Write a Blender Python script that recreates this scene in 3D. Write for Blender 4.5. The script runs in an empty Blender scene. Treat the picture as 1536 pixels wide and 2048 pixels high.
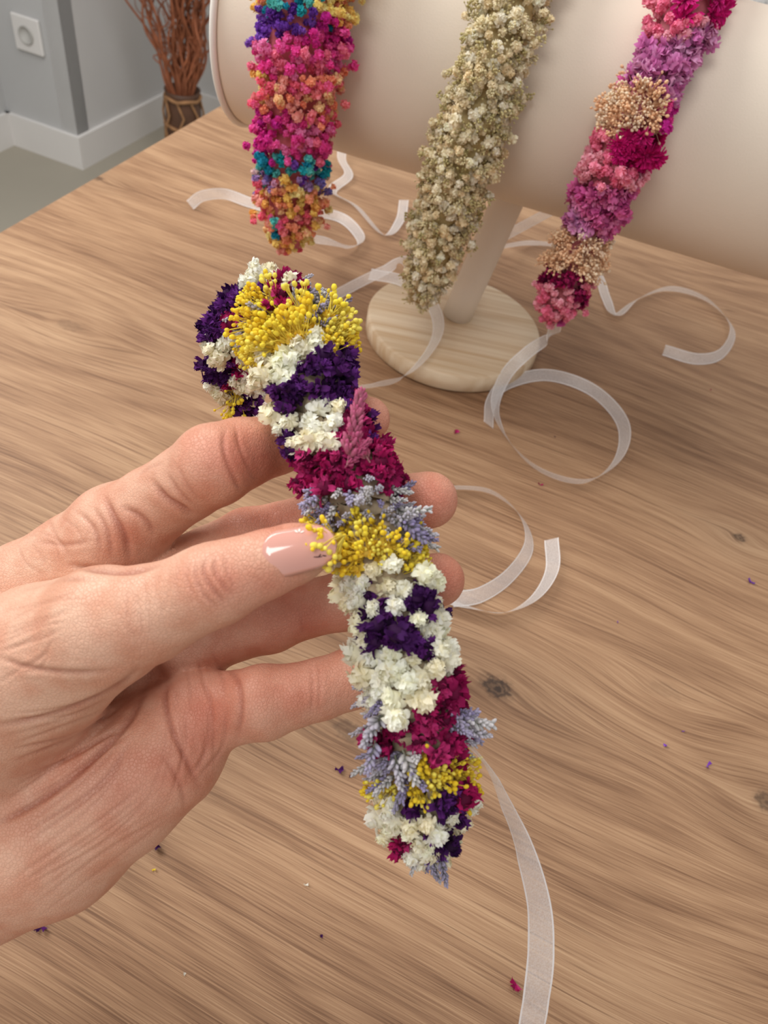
import bpy, math, random
import numpy as np
from mathutils import Vector, Matrix
rng=np.random.default_rng(7); random.seed(7)
scn=bpy.context.scene; COL=scn.collection
try: scn.view_settings.view_transform='Standard'
except Exception: pass
# ---------------------------------------------------------------- camera maths
FPX=1540.0; TZ=0.75; H=0.36
CAM=np.array([0,0,TZ+H])
d=np.array([-288,1376,1540.0]); Zw=-d/np.linalg.norm(d)
Yw=np.array([0,0,1.0])-Zw[2]*Zw; Yw/=np.linalg.norm(Yw)
Xw=np.cross(Yw,Zw)
R=np.stack([Xw,Yw,Zw])
def c2w(p): return np.asarray(p)@R.T+CAM
def W(px,py,dep): return c2w([(px-768)/FPX*dep,(py-1024)/FPX*dep,dep])
def ray(px,py): return R@np.array([(px-768),(py-1024),FPX])
def T(px,py,z=TZ):
    r=ray(px,py); s=(z-CAM[2])/r[2]; return CAM+r*s
def proj(P):
    q=(np.asarray(P)-CAM)@R
    return 768+FPX*q[...,0]/q[...,2],1024+FPX*q[...,1]/q[...,2],q[...,2]
cd=bpy.data.cameras.new('camera'); co=bpy.data.objects.new('camera',cd); COL.objects.link(co)
cx,cy,cz=R[:,0],-R[:,1],-R[:,2]
M=Matrix(((cx[0],cy[0],cz[0],0),(cx[1],cy[1],cz[1],0),(cx[2],cy[2],cz[2],CAM[2]),(0,0,0,1)))
co.matrix_world=M
cd.lens=FPX/2048*36; cd.sensor_width=36; cd.sensor_fit='AUTO'; cd.clip_start=.01; cd.clip_end=50
cd.dof.use_dof=True; cd.dof.focus_distance=.25; cd.dof.aperture_fstop=24
scn.camera=co
# ---------------------------------------------------------------- colours / materials
def lin(c):
    c=np.asarray(c,float)/255.0
    return np.where(c<=.04045,c/12.92,((c+.055)/1.055)**2.4)
def L4(c): return tuple(lin(c))+(1,)
def newmat(name):
    m=bpy.data.materials.new(name); m.use_nodes=True; nt=m.node_tree
    return m,nt,nt.nodes['Principled BSDF']
def N(nt,t,**k):
    n=nt.nodes.new(t)
    for a,b in k.items(): setattr(n,a,b)
    return n
def math_(nt,op,a,b=None,c=None):
    n=nt.nodes.new('ShaderNodeMath'); n.operation=op
    for i,v in enumerate((a,b,c)):
        if v is None: continue
        if isinstance(v,(int,float)): n.inputs[i].default_value=float(v)
        else: nt.links.new(v,n.inputs[i])
    return n.outputs[0]
def simple(name,col,rough=.6,var=.06,scale=30,bump=0,bscale=200):
    m,nt,b=newmat(name)
    tc=N(nt,'ShaderNodeTexCoord'); no=N(nt,'ShaderNodeTexNoise'); no.inputs['Scale'].default_value=scale; no.inputs['Detail'].default_value=4
    nt.links.new(tc.outputs['Object'],no.inputs['Vector'])
    rp=N(nt,'ShaderNodeValToRGB'); c=lin(col)
    rp.color_ramp.elements[0].position=.3; rp.color_ramp.elements[1].position=.7
    rp.color_ramp.elements[0].color=tuple(np.clip(c*(1-var),0,1))+(1,); rp.color_ramp.elements[1].color=tuple(np.clip(c*(1+var),0,1))+(1,)
    nt.links.new(no.outputs['Fac'],rp.inputs['Fac']); nt.links.new(rp.outputs['Color'],b.inputs['Base Color'])
    b.inputs['Roughness'].default_value=rough
    if bump:
        n2=N(nt,'ShaderNodeTexNoise'); n2.inputs['Scale'].default_value=bscale; nt.links.new(tc.outputs['Object'],n2.inputs['Vector'])
        bp=N(nt,'ShaderNodeBump'); bp.inputs['Strength'].default_value=bump; bp.inputs['Distance'].default_value=.001
        nt.links.new(n2.outputs['Fac'],bp.inputs['Height']); nt.links.new(bp.outputs['Normal'],b.inputs['Normal'])
    return m
def attrmat(name,rough=.75,trans=.30):
    m,nt,b=newmat(name)
    at=N(nt,'ShaderNodeAttribute'); at.attribute_name='Col'
    tc=N(nt,'ShaderNodeTexCoord'); no=N(nt,'ShaderNodeTexNoise'); no.inputs['Scale'].default_value=700
    nt.links.new(tc.outputs['Object'],no.inputs['Vector'])
    mr=N(nt,'ShaderNodeMapRange'); mr.inputs['To Min'].default_value=.90; mr.inputs['To Max'].default_value=1.14
    nt.links.new(no.outputs['Fac'],mr.inputs['Value'])
    mx=N(nt,'ShaderNodeVectorMath',operation='SCALE'); nt.links.new(at.outputs['Color'],mx.inputs[0]); nt.links.new(mr.outputs['Result'],mx.inputs['Scale'])
    nt.links.new(mx.outputs[0],b.inputs['Base Color']); b.inputs['Roughness'].default_value=rough
    b.inputs['Specular IOR Level'].default_value=.2
    tr=N(nt,'ShaderNodeBsdfTranslucent'); nt.links.new(mx.outputs[0],tr.inputs['Color'])
    ms=N(nt,'ShaderNodeMixShader'); ms.inputs[0].default_value=trans
    nt.links.new(b.outputs[0],ms.inputs[1]); nt.links.new(tr.outputs[0],ms.inputs[2])
    nt.links.new(ms.outputs[0],nt.nodes['Material Output'].inputs['Surface'])
    return m
PETAL=attrmat('petal_material')
# ---------------------------------------------------------------- object helpers
def empty(name,loc,label,cat,group=None):
    o=bpy.data.objects.new(name,None); COL.objects.link(o); o.location=tuple(loc); o.empty_display_size=.02
    o['label']=label; o['category']=cat
    if group:o['group']=group
    return o
def mk(name,V,F,mat,parent=None,org=(0,0,0),cols=None,smooth=True,top=None):
    V=np.asarray(V,float)-np.asarray(org,float)
    me=bpy.data.meshes.new(name); me.from_pydata(V.tolist(),[],F if isinstance(F,list) else F.tolist()); me.update()
    if cols is not None:
        a=me.color_attributes.new('Col','FLOAT_COLOR','POINT')
        cc=np.ones((len(V),4),np.float32); cc[:,:3]=cols; a.data.foreach_set('color',cc.ravel())
    me.materials.append(mat)
    if smooth: me.polygons.foreach_set('use_smooth',[True]*len(me.polygons))
    o=bpy.data.objects.new(name,me); COL.objects.link(o)
    if parent is not None: o.parent=parent
    else: o.location=tuple(org)
    if top:
        o['label']=top[0]; o['category']=top[1]
        if len(top)>2: o['group']=top[2]
    return o
def basis(z,spin=None):
    z=np.asarray(z,float); z=z/np.linalg.norm(z)
    a=np.array([0,0,1.0]) if abs(z[2])<.9 else np.array([1.0,0,0])
    x=np.cross(a,z); x/=np.linalg.norm(x); y=np.cross(z,x)
    if spin is not None:
        c,s=math.cos(spin),math.sin(spin); x,y=c*x+s*y,-s*x+c*y
    return np.stack([x,y,z],1)
def catmull(P,n):
    P=np.asarray(P,float); m=len(P)
    E=np.vstack([2*P[0]-P[1],P,2*P[-1]-P[-2]])
    out=[]
    for u in np.linspace(0,m-1-1e-9,n):
        i=int(u); t=u-i; p0,p1,p2,p3=E[i],E[i+1],E[i+2],E[i+3]
        out.append(.5*((2*p1)+(-p0+p2)*t+(2*p0-5*p1+4*p2-p3)*t*t+(-p0+3*p1-3*p2+p3)*t**3))
    return np.array(out)
def tangents(S):
    t=np.gradient(S,axis=0); return t/np.linalg.norm(t,axis=1)[:,None]
def tube(S,r,seg=10,cap=True):
    S=np.asarray(S,float); n=len(S); r=np.broadcast_to(r,(n,)); t=tangents(S)
    ref=basis(t[0])[:,0]; V=[]
    for i in range(n):
        x=ref-np.dot(ref,t[i])*t[i]; x/=np.linalg.norm(x); ref=x; y=np.cross(t[i],x)
        for k in range(seg):
            a=2*math.pi*k/seg; V.append(S[i]+r[i]*(math.cos(a)*x+math.sin(a)*y))
    F=[]
    for i in range(n-1):
        for k in range(seg):
            a=i*seg+k;b=i*seg+(k+1)%seg; F.append([a,b,b+seg,a+seg])
    if cap: F.append(list(range(seg))[::-1]); F.append([(n-1)*seg+k for k in range(seg)])
    return np.array(V),F
def lathe(prof,c=(0,0,0),ax=(0,0,1),seg=48):
    B=basis(ax); V=[];F=[]; n=len(prof)
    for r,z in prof:
        for k in range(seg):
            a=2*math.pi*k/seg; V.append(np.asarray(c)+B@np.array([r*math.cos(a),r*math.sin(a),z]))
    for i in range(n-1):
        for k in range(seg):
            a=i*seg+k;b=i*seg+(k+1)%seg; F.append([a,b,b+seg,a+seg])
    F.append(list(range(seg))[::-1]); F.append([(n-1)*seg+k for k in range(seg)])
    return np.array(V),F
def box(c,B,hx,hy,hz):
    c=np.asarray(c,float); V=[c+B@np.array([sx*hx,sy*hy,sz*hz]) for sx in(-1,1) for sy in(-1,1) for sz in(-1,1)]
    F=[[0,1,3,2],[4,6,7,5],[0,4,5,1],[2,3,7,6],[0,2,6,4],[1,5,7,3]]
    return np.array(V),F
class Acc:
    def __init__(s): s.v=[];s.f=[];s.c=[];s.n=0
    def add(s,V,F,C=None):
        s.v.append(V); n=s.n
        s.f.extend([[i+n for i in f] for f in F])
        if C is not None: s.c.append(np.broadcast_to(C,(len(V),3)))
        s.n+=len(V)
    def build(s,name,mat,parent=None,org=(0,0,0),smooth=True,top=None):
        return mk(name,np.vstack(s.v),s.f,mat,parent,org,np.vstack(s.c) if s.c else None,smooth,top)
def bevel(o,w,seg=3):
    b=o.modifiers.new('b','BEVEL'); b.width=w; b.segments=seg; b.limit_method='ANGLE'
# ---------------------------------------------------------------- room
def dirn(v): v=np.asarray(v,float); return v/np.linalg.norm(v)
F0=T(165,335,0); e=dirn(T(450,205)-T(0,463)); e[2]=0; e=dirn(e); g=np.array([e[1],-e[0],0])   # e: table edge direction, g: grain direction
F1=F0-g*.24; F2=F0+e*.50
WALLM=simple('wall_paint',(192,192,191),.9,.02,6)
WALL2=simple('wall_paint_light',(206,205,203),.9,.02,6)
WHITE=simple('white_paint',(228,225,221),.6,.02,8)
def wall(name,p,q,z0,z1,th,mat,away,kind=True):
    u=dirn(q-p); n=np.cross(u,[0,0,1]); 
    if np.dot(n,away)<0:n=-n
    B=np.stack([u,n,[0,0,1]],1); L=np.linalg.norm(q-p)
    c=(p+q)/2+n*th/2; c[2]=(z0+z1)/2
    V,F=box(c,B,L/2,abs(th)/2,(z1-z0)/2)
    o=mk(name,V,F,mat,None,(c[0],c[1],z0),smooth=False); 
    if kind:o['kind']='structure'
    return o
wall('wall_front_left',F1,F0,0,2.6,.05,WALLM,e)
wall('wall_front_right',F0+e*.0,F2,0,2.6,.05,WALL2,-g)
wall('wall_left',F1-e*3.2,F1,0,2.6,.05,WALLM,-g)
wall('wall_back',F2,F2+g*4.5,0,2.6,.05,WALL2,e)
wall('baseboard_front_left',F1,F0+g*.012,0,.09,-.012,WHITE,e)
wall('baseboard_front_right',F0,F2,0,.09,-.012,WHITE,-g)
wall('baseboard_left',F1-e*3.2,F1,0,.09,-.012,WHITE,-g)
wall('baseboard_back',F2,F2+g*4.5,0,.09,-.012,WHITE,e)
fm=simple('floor_tile',(164,157,142),.5,.04,2.5)
V,F=box((1,1,-.05),np.eye(3),4,4,.05); fl=mk('floor',V,F,fm,None,(1,1,0),smooth=False); fl['kind']='structure'
dp=F2+g*.27; Bd=np.stack([g,e,[0,0,1]],1)
V,F=box(dp+g*.45-e*.012+np.array([0,0,1.02]),Bd,.45,.012,1.02); dr=mk('door_1',V,F,WHITE,None,tuple(dp),smooth=False); dr['kind']='structure'
for k in range(9):
    V,F=box(dp+g*(.06+.095*k)-e*.028+np.array([0,0,1.02]),Bd,.012,.005,1.0); mk('door_moulding',V,F,WHITE,dr,tuple(dp),smooth=False)
r=ray(58,68); s=np.dot(F0-CAM,e)/np.dot(r,e); po=CAM+r*s
org=po; ro=empty('wall_outlet',org,'square white wall outlet on the grey wall','outlet')
V,F=box(po-e*.005,Bd,.043,.005,.043); o=mk('cover_plate',V,F,WHITE,ro,org,smooth=False); bevel(o,.004)
V,F=lathe([(.022,0),(.022,.004),(.019,.004),(.018,.001),(.0,.001)],po-e*.0105,-e,32); mk('socket',V,F,simple('socket_grey',(190,188,182),.5),ro,org)
# lace curtain on the back wall
lm,nt,b=newmat('lace'); tc=N(nt,'ShaderNodeTexCoord'); vo=N(nt,'ShaderNodeTexVoronoi'); vo.feature='DISTANCE_TO_EDGE'; vo.inputs['Scale'].default_value=45; nt.links.new(tc.outputs['Object'],vo.inputs['Vector'])
rp=N(nt,'ShaderNodeValToRGB'); rp.color_ramp.elements[0].color=(.92,.91,.89,1); rp.color_ramp.elements[1].position=.25; rp.color_ramp.elements[1].color=(.55,.54,.52,1); nt.links.new(vo.outputs['Distance'],rp.inputs['Fac']); nt.links.new(rp.outputs['Color'],b.inputs['Base Color'])
V=[];F=[]; nc=120; c0=F2+g*1.55-e*.06
for i in range(nc+1):
    for z in(.0,2.3): V.append(c0+g*(1.9*i/nc)-e*.02*math.sin(i*.9)+np.array([0,0,z]))
for i in range(nc): F.append([2*i,2*i+2,2*i+3,2*i+1])
mk('lace_curtain',V,F,lm,None,tuple(c0),top=('white lace curtain on the wall behind the right end of the display roll','curtain'))
# ---------------------------------------------------------------- table
A=T(0,463); 
def loc2(p): q=np.asarray(p)-A; return float(np.dot(q,g)),float(np.dot(q,e))
knots=[(T(993,1375),.0115,.0074,1.1),(T(700,1462),.012,.007,.65),(T(1480,1076),.0054,.0046,.95),(T(1532,1602),.007,.007,.85),(T(195,356),.007,.005,.85),(T(140,652),.014,.007,.35),(T(395,420),.004,.002,.4),(T(1455,620),.003,.0015,.35),(T(1330,1380),.012,.006,.22)]
wm,nt,b=newmat('table_wood'); tc=N(nt,'ShaderNodeTexCoord'); sp=N(nt,'ShaderNodeSeparateXYZ'); nt.links.new(tc.outputs['Object'],sp.inputs[0])
X,Y=sp.outputs[0],sp.outputs[1]
n0=N(nt,'ShaderNodeTexNoise'); n0.inputs['Scale'].default_value=2.2; n0.inputs['Detail'].default_value=2; nt.links.new(tc.outputs['Object'],n0.inputs['Vector'])
gY=math_(nt,'ADD',Y,math_(nt,'MULTIPLY',math_(nt,'SUBTRACT',n0.outputs['Fac'],.5),.05))
dark=None
nk=N(nt,'ShaderNodeTexNoise'); nk.inputs['Scale'].default_value=260; nk.inputs['Detail'].default_value=3; nt.links.new(tc.outputs['Object'],nk.inputs['Vector'])
for (kp,kx,ky,st) in knots:
    lx,ly=loc2(kp)
    dx=math_(nt,'SUBTRACT',X,lx); dy=math_(nt,'SUBTRACT',Y,ly)
    qx=math_(nt,'DIVIDE',dx,kx*6.0); qy=math_(nt,'DIVIDE',dy,ky*4.0)
    E=math_(nt,'EXPONENT',math_(nt,'MULTIPLY',math_(nt,'ADD',math_(nt,'MULTIPLY',qx,qx),math_(nt,'MULTIPLY',qy,qy)),-1.0))
    gY=math_(nt,'SUBTRACT',gY,math_(nt,'MULTIPLY',math_(nt,'MULTIPLY',dy,E),.92))
    qx=math_(nt,'DIVIDE',dx,kx); qy=math_(nt,'DIVIDE',dy,ky)
    rr_=math_(nt,'SQRT',math_(nt,'ADD',math_(nt,'MULTIPLY',qx,qx),math_(nt,'MULTIPLY',qy,qy)))
    rr_=math_(nt,'ADD',rr_,math_(nt,'MULTIPLY',math_(nt,'SUBTRACT',nk.outputs['Fac'],.5),1.1))
    env=math_(nt,'MINIMUM',math_(nt,'MULTIPLY',math_(nt,'EXPONENT',math_(nt,'MULTIPLY',math_(nt,'MULTIPLY',rr_,rr_),-1.4)),1.35),1.0)
    rings=math_(nt,'ADD',math_(nt,'MULTIPLY',math_(nt,'COSINE',math_(nt,'MULTIPLY',rr_,11.0)),.13),.80)
    D=math_(nt,'MULTIPLY',math_(nt,'MULTIPLY',env,rings),st)
    D=math_(nt,'MAXIMUM',D,math_(nt,'MULTIPLY',E,.20*st))
    dark=D if dark is None else math_(nt,'MAXIMUM',dark,D)
def gn(sx,sy,det,rough=.6):
    cb=N(nt,'ShaderNodeCombineXYZ'); nt.links.new(math_(nt,'MULTIPLY',X,sx),cb.inputs[0]); nt.links.new(math_(nt,'MULTIPLY',gY,sy),cb.inputs[1])
    n=N(nt,'ShaderNodeTexNoise'); n.inputs['Scale'].default_value=1; n.inputs['Detail'].default_value=det; n.inputs['Roughness'].default_value=rough
    nt.links.new(cb.outputs[0],n.inputs['Vector']); return n.outputs['Fac']
a1=gn(1.6,24,3); a2=gn(6,240,4,.75); a3=gn(20,1700,2,.8); a4=gn(1.2,8,2); a5=gn(8,560,3,.65)
cath=math_(nt,'MULTIPLY',math_(nt,'SINE',math_(nt,'MULTIPLY',gn(1.5,7,1,.4),110.0)),.024)
mixv=math_(nt,'ADD',math_(nt,'ADD',math_(nt,'MULTIPLY',a1,.20),math_(nt,'MULTIPLY',a2,.26)),math_(nt,'ADD',math_(nt,'MULTIPLY',a3,.40),math_(nt,'MULTIPLY',a4,.14)))
mixv=math_(nt,'ADD',mixv,cath)
rp=N(nt,'ShaderNodeValToRGB'); els=rp.color_ramp.elements
els[0].position=.365; els[0].color=L4((108,77,54)); els[1].position=.645; els[1].color=L4((190,155,120))
x=els.new(.44); x.color=L4((139,104,76)); x=els.new(.52); x.color=L4((164,128,96)); 
nt.links.new(mixv,rp.inputs['Fac'])
pr=N(nt,'ShaderNodeMapRange'); pr.inputs['From Min'].default_value=.585; pr.inputs['From Max'].default_value=.635; pr.inputs['To Max'].default_value=.55; nt.links.new(a5,pr.inputs['Value'])
mp_=N(nt,'ShaderNodeMix',data_type='RGBA'); nt.links.new(pr.outputs['Result'],mp_.inputs['Factor']); nt.links.new(rp.outputs['Color'],mp_.inputs['A']); mp_.inputs['B'].default_value=L4((102,70,48))
mx=N(nt,'ShaderNodeMix',data_type='RGBA'); nt.links.new(dark,mx.inputs['Factor']); nt.links.new(mp_.outputs['Result'],mx.inputs['A']); mx.inputs['B'].default_value=L4((54,39,30))
nt.links.new(mx.outputs['Result'],b.inputs['Base Color']); b.inputs['Roughness'].default_value=.52; b.inputs['Specular IOR Level'].default_value=.3
bp=N(nt,'ShaderNodeBump'); bp.inputs['Strength'].default_value=.3; bp.inputs['Distance'].default_value=.0004; nt.links.new(a3,bp.inputs['Height']); nt.links.new(bp.outputs['Normal'],b.inputs['Normal'])
ta=empty('table',(A[0],A[1],0),'large wooden table with visible grain and dark knots under everything','table')
tv=bpy.data.meshes.new('tabletop'); LX,Y0,Y1,TH=1.5,-1.1,.62,.03
vv=[(x,y,z) for x in(0,LX) for y in(Y0,Y1) for z in(-TH,0)]
tv.from_pydata(vv,[],[[0,1,3,2],[4,6,7,5],[0,4,5,1],[2,3,7,6],[0,2,6,4],[1,5,7,3]]); tv.materials.append(wm)
to=bpy.data.objects.new('tabletop',tv); COL.objects.link(to); to.parent=ta; to.location=(0,0,TZ); to.rotation_euler=(0,0,math.atan2(g[1],g[0])); bevel(to,.002,2)
Bt=np.stack([g,e,[0,0,1]],1)
for (lx,ly) in((.06,Y0+.06),(.06,Y1-.06),(LX-.06,Y0+.06),(LX-.06,Y1-.06)):
    c=np.array([A[0],A[1],0])+g*lx+e*ly; c[2]=(TZ-TH)/2
    V,F=box(c,Bt,.03,.03,(TZ-TH)/2); mk('leg',V,F,WHITE,ta,(A[0],A[1],0),smooth=False)
# ---------------------------------------------------------------- display stand
CREAM=simple('cream_leatherette',(232,218,199),.7,.03,12,.12,900)
PIPE=simple('white_piping',(240,235,226),.5,.02,30)
sx=np.array([.024,.528,TZ]); st=empty('display_stand',sx,'cream padded headband display roll on a post with round pale wooden base','display stand')
RR=.0705; aL=np.array([-.150,.577,TZ+.191]); aR=np.array([.240,.514,TZ+.186]); ad=dirn(aR-aL); LN=np.linalg.norm(aR-aL)
V,F=lathe([(RR*.6,0),(RR*.93,0),(RR*.985,.0015),(RR,.005),(RR,LN*.25),(RR*.997,LN*.5),(RR,LN*.75),(RR,LN-.005),(RR*.985,LN-.0015),(RR*.93,LN),(RR*.6,LN)],aL,ad,96)
mk('padded_roll',V,F,CREAM,st,sx)
Bx=basis(ad)
for q in (aL+ad*.001,aR-ad*.001):
    S=[q+(RR+.0008)*(math.cos(t)*Bx[:,0]+math.sin(t)*Bx[:,1]) for t in np.linspace(0,2*math.pi,97)]
    V,F=tube(S,.0022,8,False); mk('piping',V,F,PIPE,st,sx)
pb=np.array([.025,.539,TZ+.016]); pt=np.array([.045,.549,TZ+.135])
S=np.array([pb+(pt-pb)*t for t in np.linspace(0,1,6)]); V,F=tube(S,.0118,32); mk('post',V,F,CREAM,st,sx)
am,nt,b=newmat('pine_wood'); tc=N(nt,'ShaderNodeTexCoord'); mp=N(nt,'ShaderNodeMapping'); mp.inputs['Scale'].default_value=(7,210,40); mp.inputs['Rotation'].default_value=(0,0,.35)
no=N(nt,'ShaderNodeTexNoise'); no.inputs['Scale'].default_value=1; no.inputs['Detail'].default_value=5; no.inputs['Distortion'].default_value=.25
nt.links.new(tc.outputs['Object'],mp.inputs['Vector']); nt.links.new(mp.outputs[0],no.inputs['Vector'])
rp=N(nt,'ShaderNodeValToRGB'); rp.color_ramp.elements[0].position=.36; rp.color_ramp.elements[0].color=L4((208,178,140)); rp.color_ramp.elements[1].position=.62; rp.color_ramp.elements[1].color=L4((230,210,180))
nt.links.new(no.outputs['Fac'],rp.inputs['Fac']); nt.links.new(rp.outputs['Color'],b.inputs['Base Color']); b.inputs['Roughness'].default_value=.5
RB=.0695; bc=np.array([.024,.530,TZ+.0003])
V,F=lathe([(RB*.5,0),(RB-.002,0),(RB,.002),(RB,.014),(RB-.002,.016),(RB*.5,.016)],bc,(0,0,1),96); mk('round_base',V,F,am,st,sx)
# ---------------------------------------------------------------- flower templates
def petal_part(dirv,tan,el_bend,Ln,Wd,rg,notch=.15,sh=(0,.65,1.0),rnd=False):
    dv=dirn(dirv); tn=dirn(tan-np.dot(tan,dv)*dv); nn=np.cross(dv,tn)
    V=[];S=[]
    rows=((0,.25,sh[0]),(.5,.85,sh[1]),(.85,1.0,sh[2]),(1.0,.55,sh[2])) if rnd else ((0,.25,sh[0]),(.55,.9,sh[1]),(1.0,1.0,sh[2]))
    for ia,(a,wf,sv) in enumerate(rows):
        ang=el_bend*a*a
        dd=math.cos(ang)*dv-math.sin(ang)*nn
        for bb in(-1,0,1):
            l=Ln*a*(1-(notch if (a==1 and bb==0) else 0))*(1+rg.uniform(-.05,.05))
            V.append(dd*l+tn*Wd*wf*bb+nn*(.14*Ln*abs(bb)*a)+rg.normal(0,.028,3)*Ln*a)
            S.append(sv)
    F=[]
    for i in range(len(rows)-1):
        for k in(0,1): q=i*3+k; F.append([q,q+1,q+4,q+3])
    return np.array(V),F,np.array(S)
def tplmake(parts):
    V=[];F=[];S=[];n=0
    for v,f,s in parts:
        V.append(v);F+=[[i+n for i in q] for q in f];S.append(s);n+=len(v)
    return np.vstack(V),F,np.concatenate(S)
def sphdir(az,el): return np.array([math.cos(el)*math.cos(az),math.cos(el)*math.sin(az),math.sin(el)])
def ball(c,r,el=1.0,dv=(0,0,1),seg=7,rings=4):
    B=basis(dv); V=[np.asarray(c)-B[:,2]*r*el]; 
    for i in range(1,rings):
        ph=-math.pi/2+math.pi*i/rings
        for k in range(seg):
            a=2*math.pi*k/seg; V.append(np.asarray(c)+B@np.array([r*math.cos(ph)*math.cos(a),r*math.cos(ph)*math.sin(a),r*el*math.sin(ph)]))
    V.append(np.asarray(c)+B[:,2]*r*el); F=[]
    for k in range(seg): F.append([0,1+(k+1)%seg,1+k])
    for i in range(rings-2):
        for k in range(seg):
            a=1+i*seg+k;b=1+i*seg+(k+1)%seg; F.append([a,b,b+seg,a+seg])
    l=len(V)-1; o=1+(rings-2)*seg
    for k in range(seg): F.append([o+k,o+(k+1)%seg,l])
    return np.array(V),F
def puff(rg):
    P=[]
    v,f=ball((0,0,.05),.6,1,(0,0,1),8,6); P.append((v,f,np.zeros(len(v))+.5))
    for el,n in((80,4),(54,7),(28,9),(2,8),(-26,5)):
        for k in range(n):
            az=2*math.pi*(k+rg.uniform(-.35,.35))/n+el; e_=math.radians(el+rg.uniform(-12,12))
            dv=sphdir(az,e_); up=sphdir(az,e_+math.pi/2); tn=np.cross(up,dv)+rg.normal(0,.3,3)
            P.append(petal_part(dv,tn,rg.choice([-1,1])*rg.uniform(.4,1.1),rg.uniform(.84,1.04),.27*rg.uniform(.8,1.2),rg,.04,(.2,.75,1.0),True))
    return tplmake(P)
def ruffle(rg,n=15,w=.23,lo=5,hi=85,bend=.9,l0=.6,l1=1.1):
    P=[]
    v,f=ball((0,0,.1),.45,1,(0,0,1),6,4); P.append((v,f,np.zeros(len(v))))
    for k in range(n):
        az=rg.uniform(0,6.28); e_=math.radians(rg.uniform(lo,hi)); dv=sphdir(az,e_); up=sphdir(az,e_+math.pi/2); tn=np.cross(up,dv)+rg.normal(0,.6,3)
        P.append(petal_part(dv,tn,rg.uniform(-.9,bend),rg.uniform(l0,l1),w*rg.uniform(.7,1.3),rg,.16,rnd=True))
    return tplmake(P)
def buds(rg,n=15,br=.10,spread=44):
    P=[]
    for k in range(n):
        az=rg.uniform(0,6.28); e_=math.radians(90-abs(rg.normal(0,spread*.6))-4); dv=sphdir(az,e_); L=rg.uniform(.6,1.3)
        mid=dv*L*.5+rg.normal(0,.06,3)
        v,f=tube(np.array([[0,0,0],mid,dv*L]),.024,3,False); P.append((v,f,np.zeros(len(v))+.4))
        v,f=ball(dv*(L+br*.6),br*rg.uniform(.7,1.2),1.25,dirn(dv+rg.normal(0,.3,3)),7,4); P.append((v,f,np.linspace(.6,1,len(v))))
    return tplmake(P)
def spike(rg,n=26,r=.055,thick=1.0,opn=48):
    P=[]; v,f=tube(np.array([[0,0,0],[.02,0,.5],[0,.03,1.]]),.03,4,False); P.append((v,f,np.zeros(len(v))))
    for k in range(n):
        t=.08+.92*k/n; az=k*2.4+rg.uniform(-.4,.4); dv=dirn(sphdir(az,math.radians(opn+25*t+rg.uniform(-12,12))))
        c=np.array([0,0,t])+dv*.10*thick*(1.15-.5*t)*rg.uniform(.8,1.3)
        v,f=ball(c,r*(1.1-.3*t)*rg.uniform(.8,1.2),2.2,dv,5,4); P.append((v,f,np.clip(np.linspace(.05,1.3,len(v)),0,1)*rg.uniform(.8,1)))
    return tplmake(P)
def daisy(rg,n=24):
    P=[]
    for ring,el in((0,15),(1,45)):
        for k in range(n//(1+ring)):
            az=2*math.pi*(k+rg.uniform(-.2,.2))/(n//(1+ring)); e_=math.radians(el+rg.uniform(-10,14)); dv=sphdir(az,e_); up=sphdir(az,e_+math.pi/2); tn=np.cross(up,dv)
            P.append(petal_part(dv,tn,rg.uniform(-.3,.5),(1-.25*ring)*rg.uniform(.8,1.05),.10,rg,-.12))
    v,f=ball((0,0,.08),.24,.6,(0,0,1),8,5); P.append((v,f,np.zeros(len(v))+.1))
    return tplmake(P)
TPL={'puff':[puff(rng) for _ in range(6)],'ruffle':[ruffle(rng) for _ in range(6)],'wide':[ruffle(rng,12,.34,5,80,.9,.7,1.1) for _ in range(5)],
 'buds':[buds(rng) for _ in range(5)],'spike':[spike(rng,24,.062,1.3,40) for _ in range(4)],'daisy':[daisy(rng) for _ in range(3)],'plume':[spike(rng,90,.042,1.7,42) for _ in range(3)]}
def pal(*c): return [lin(x) for x in c]
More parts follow.
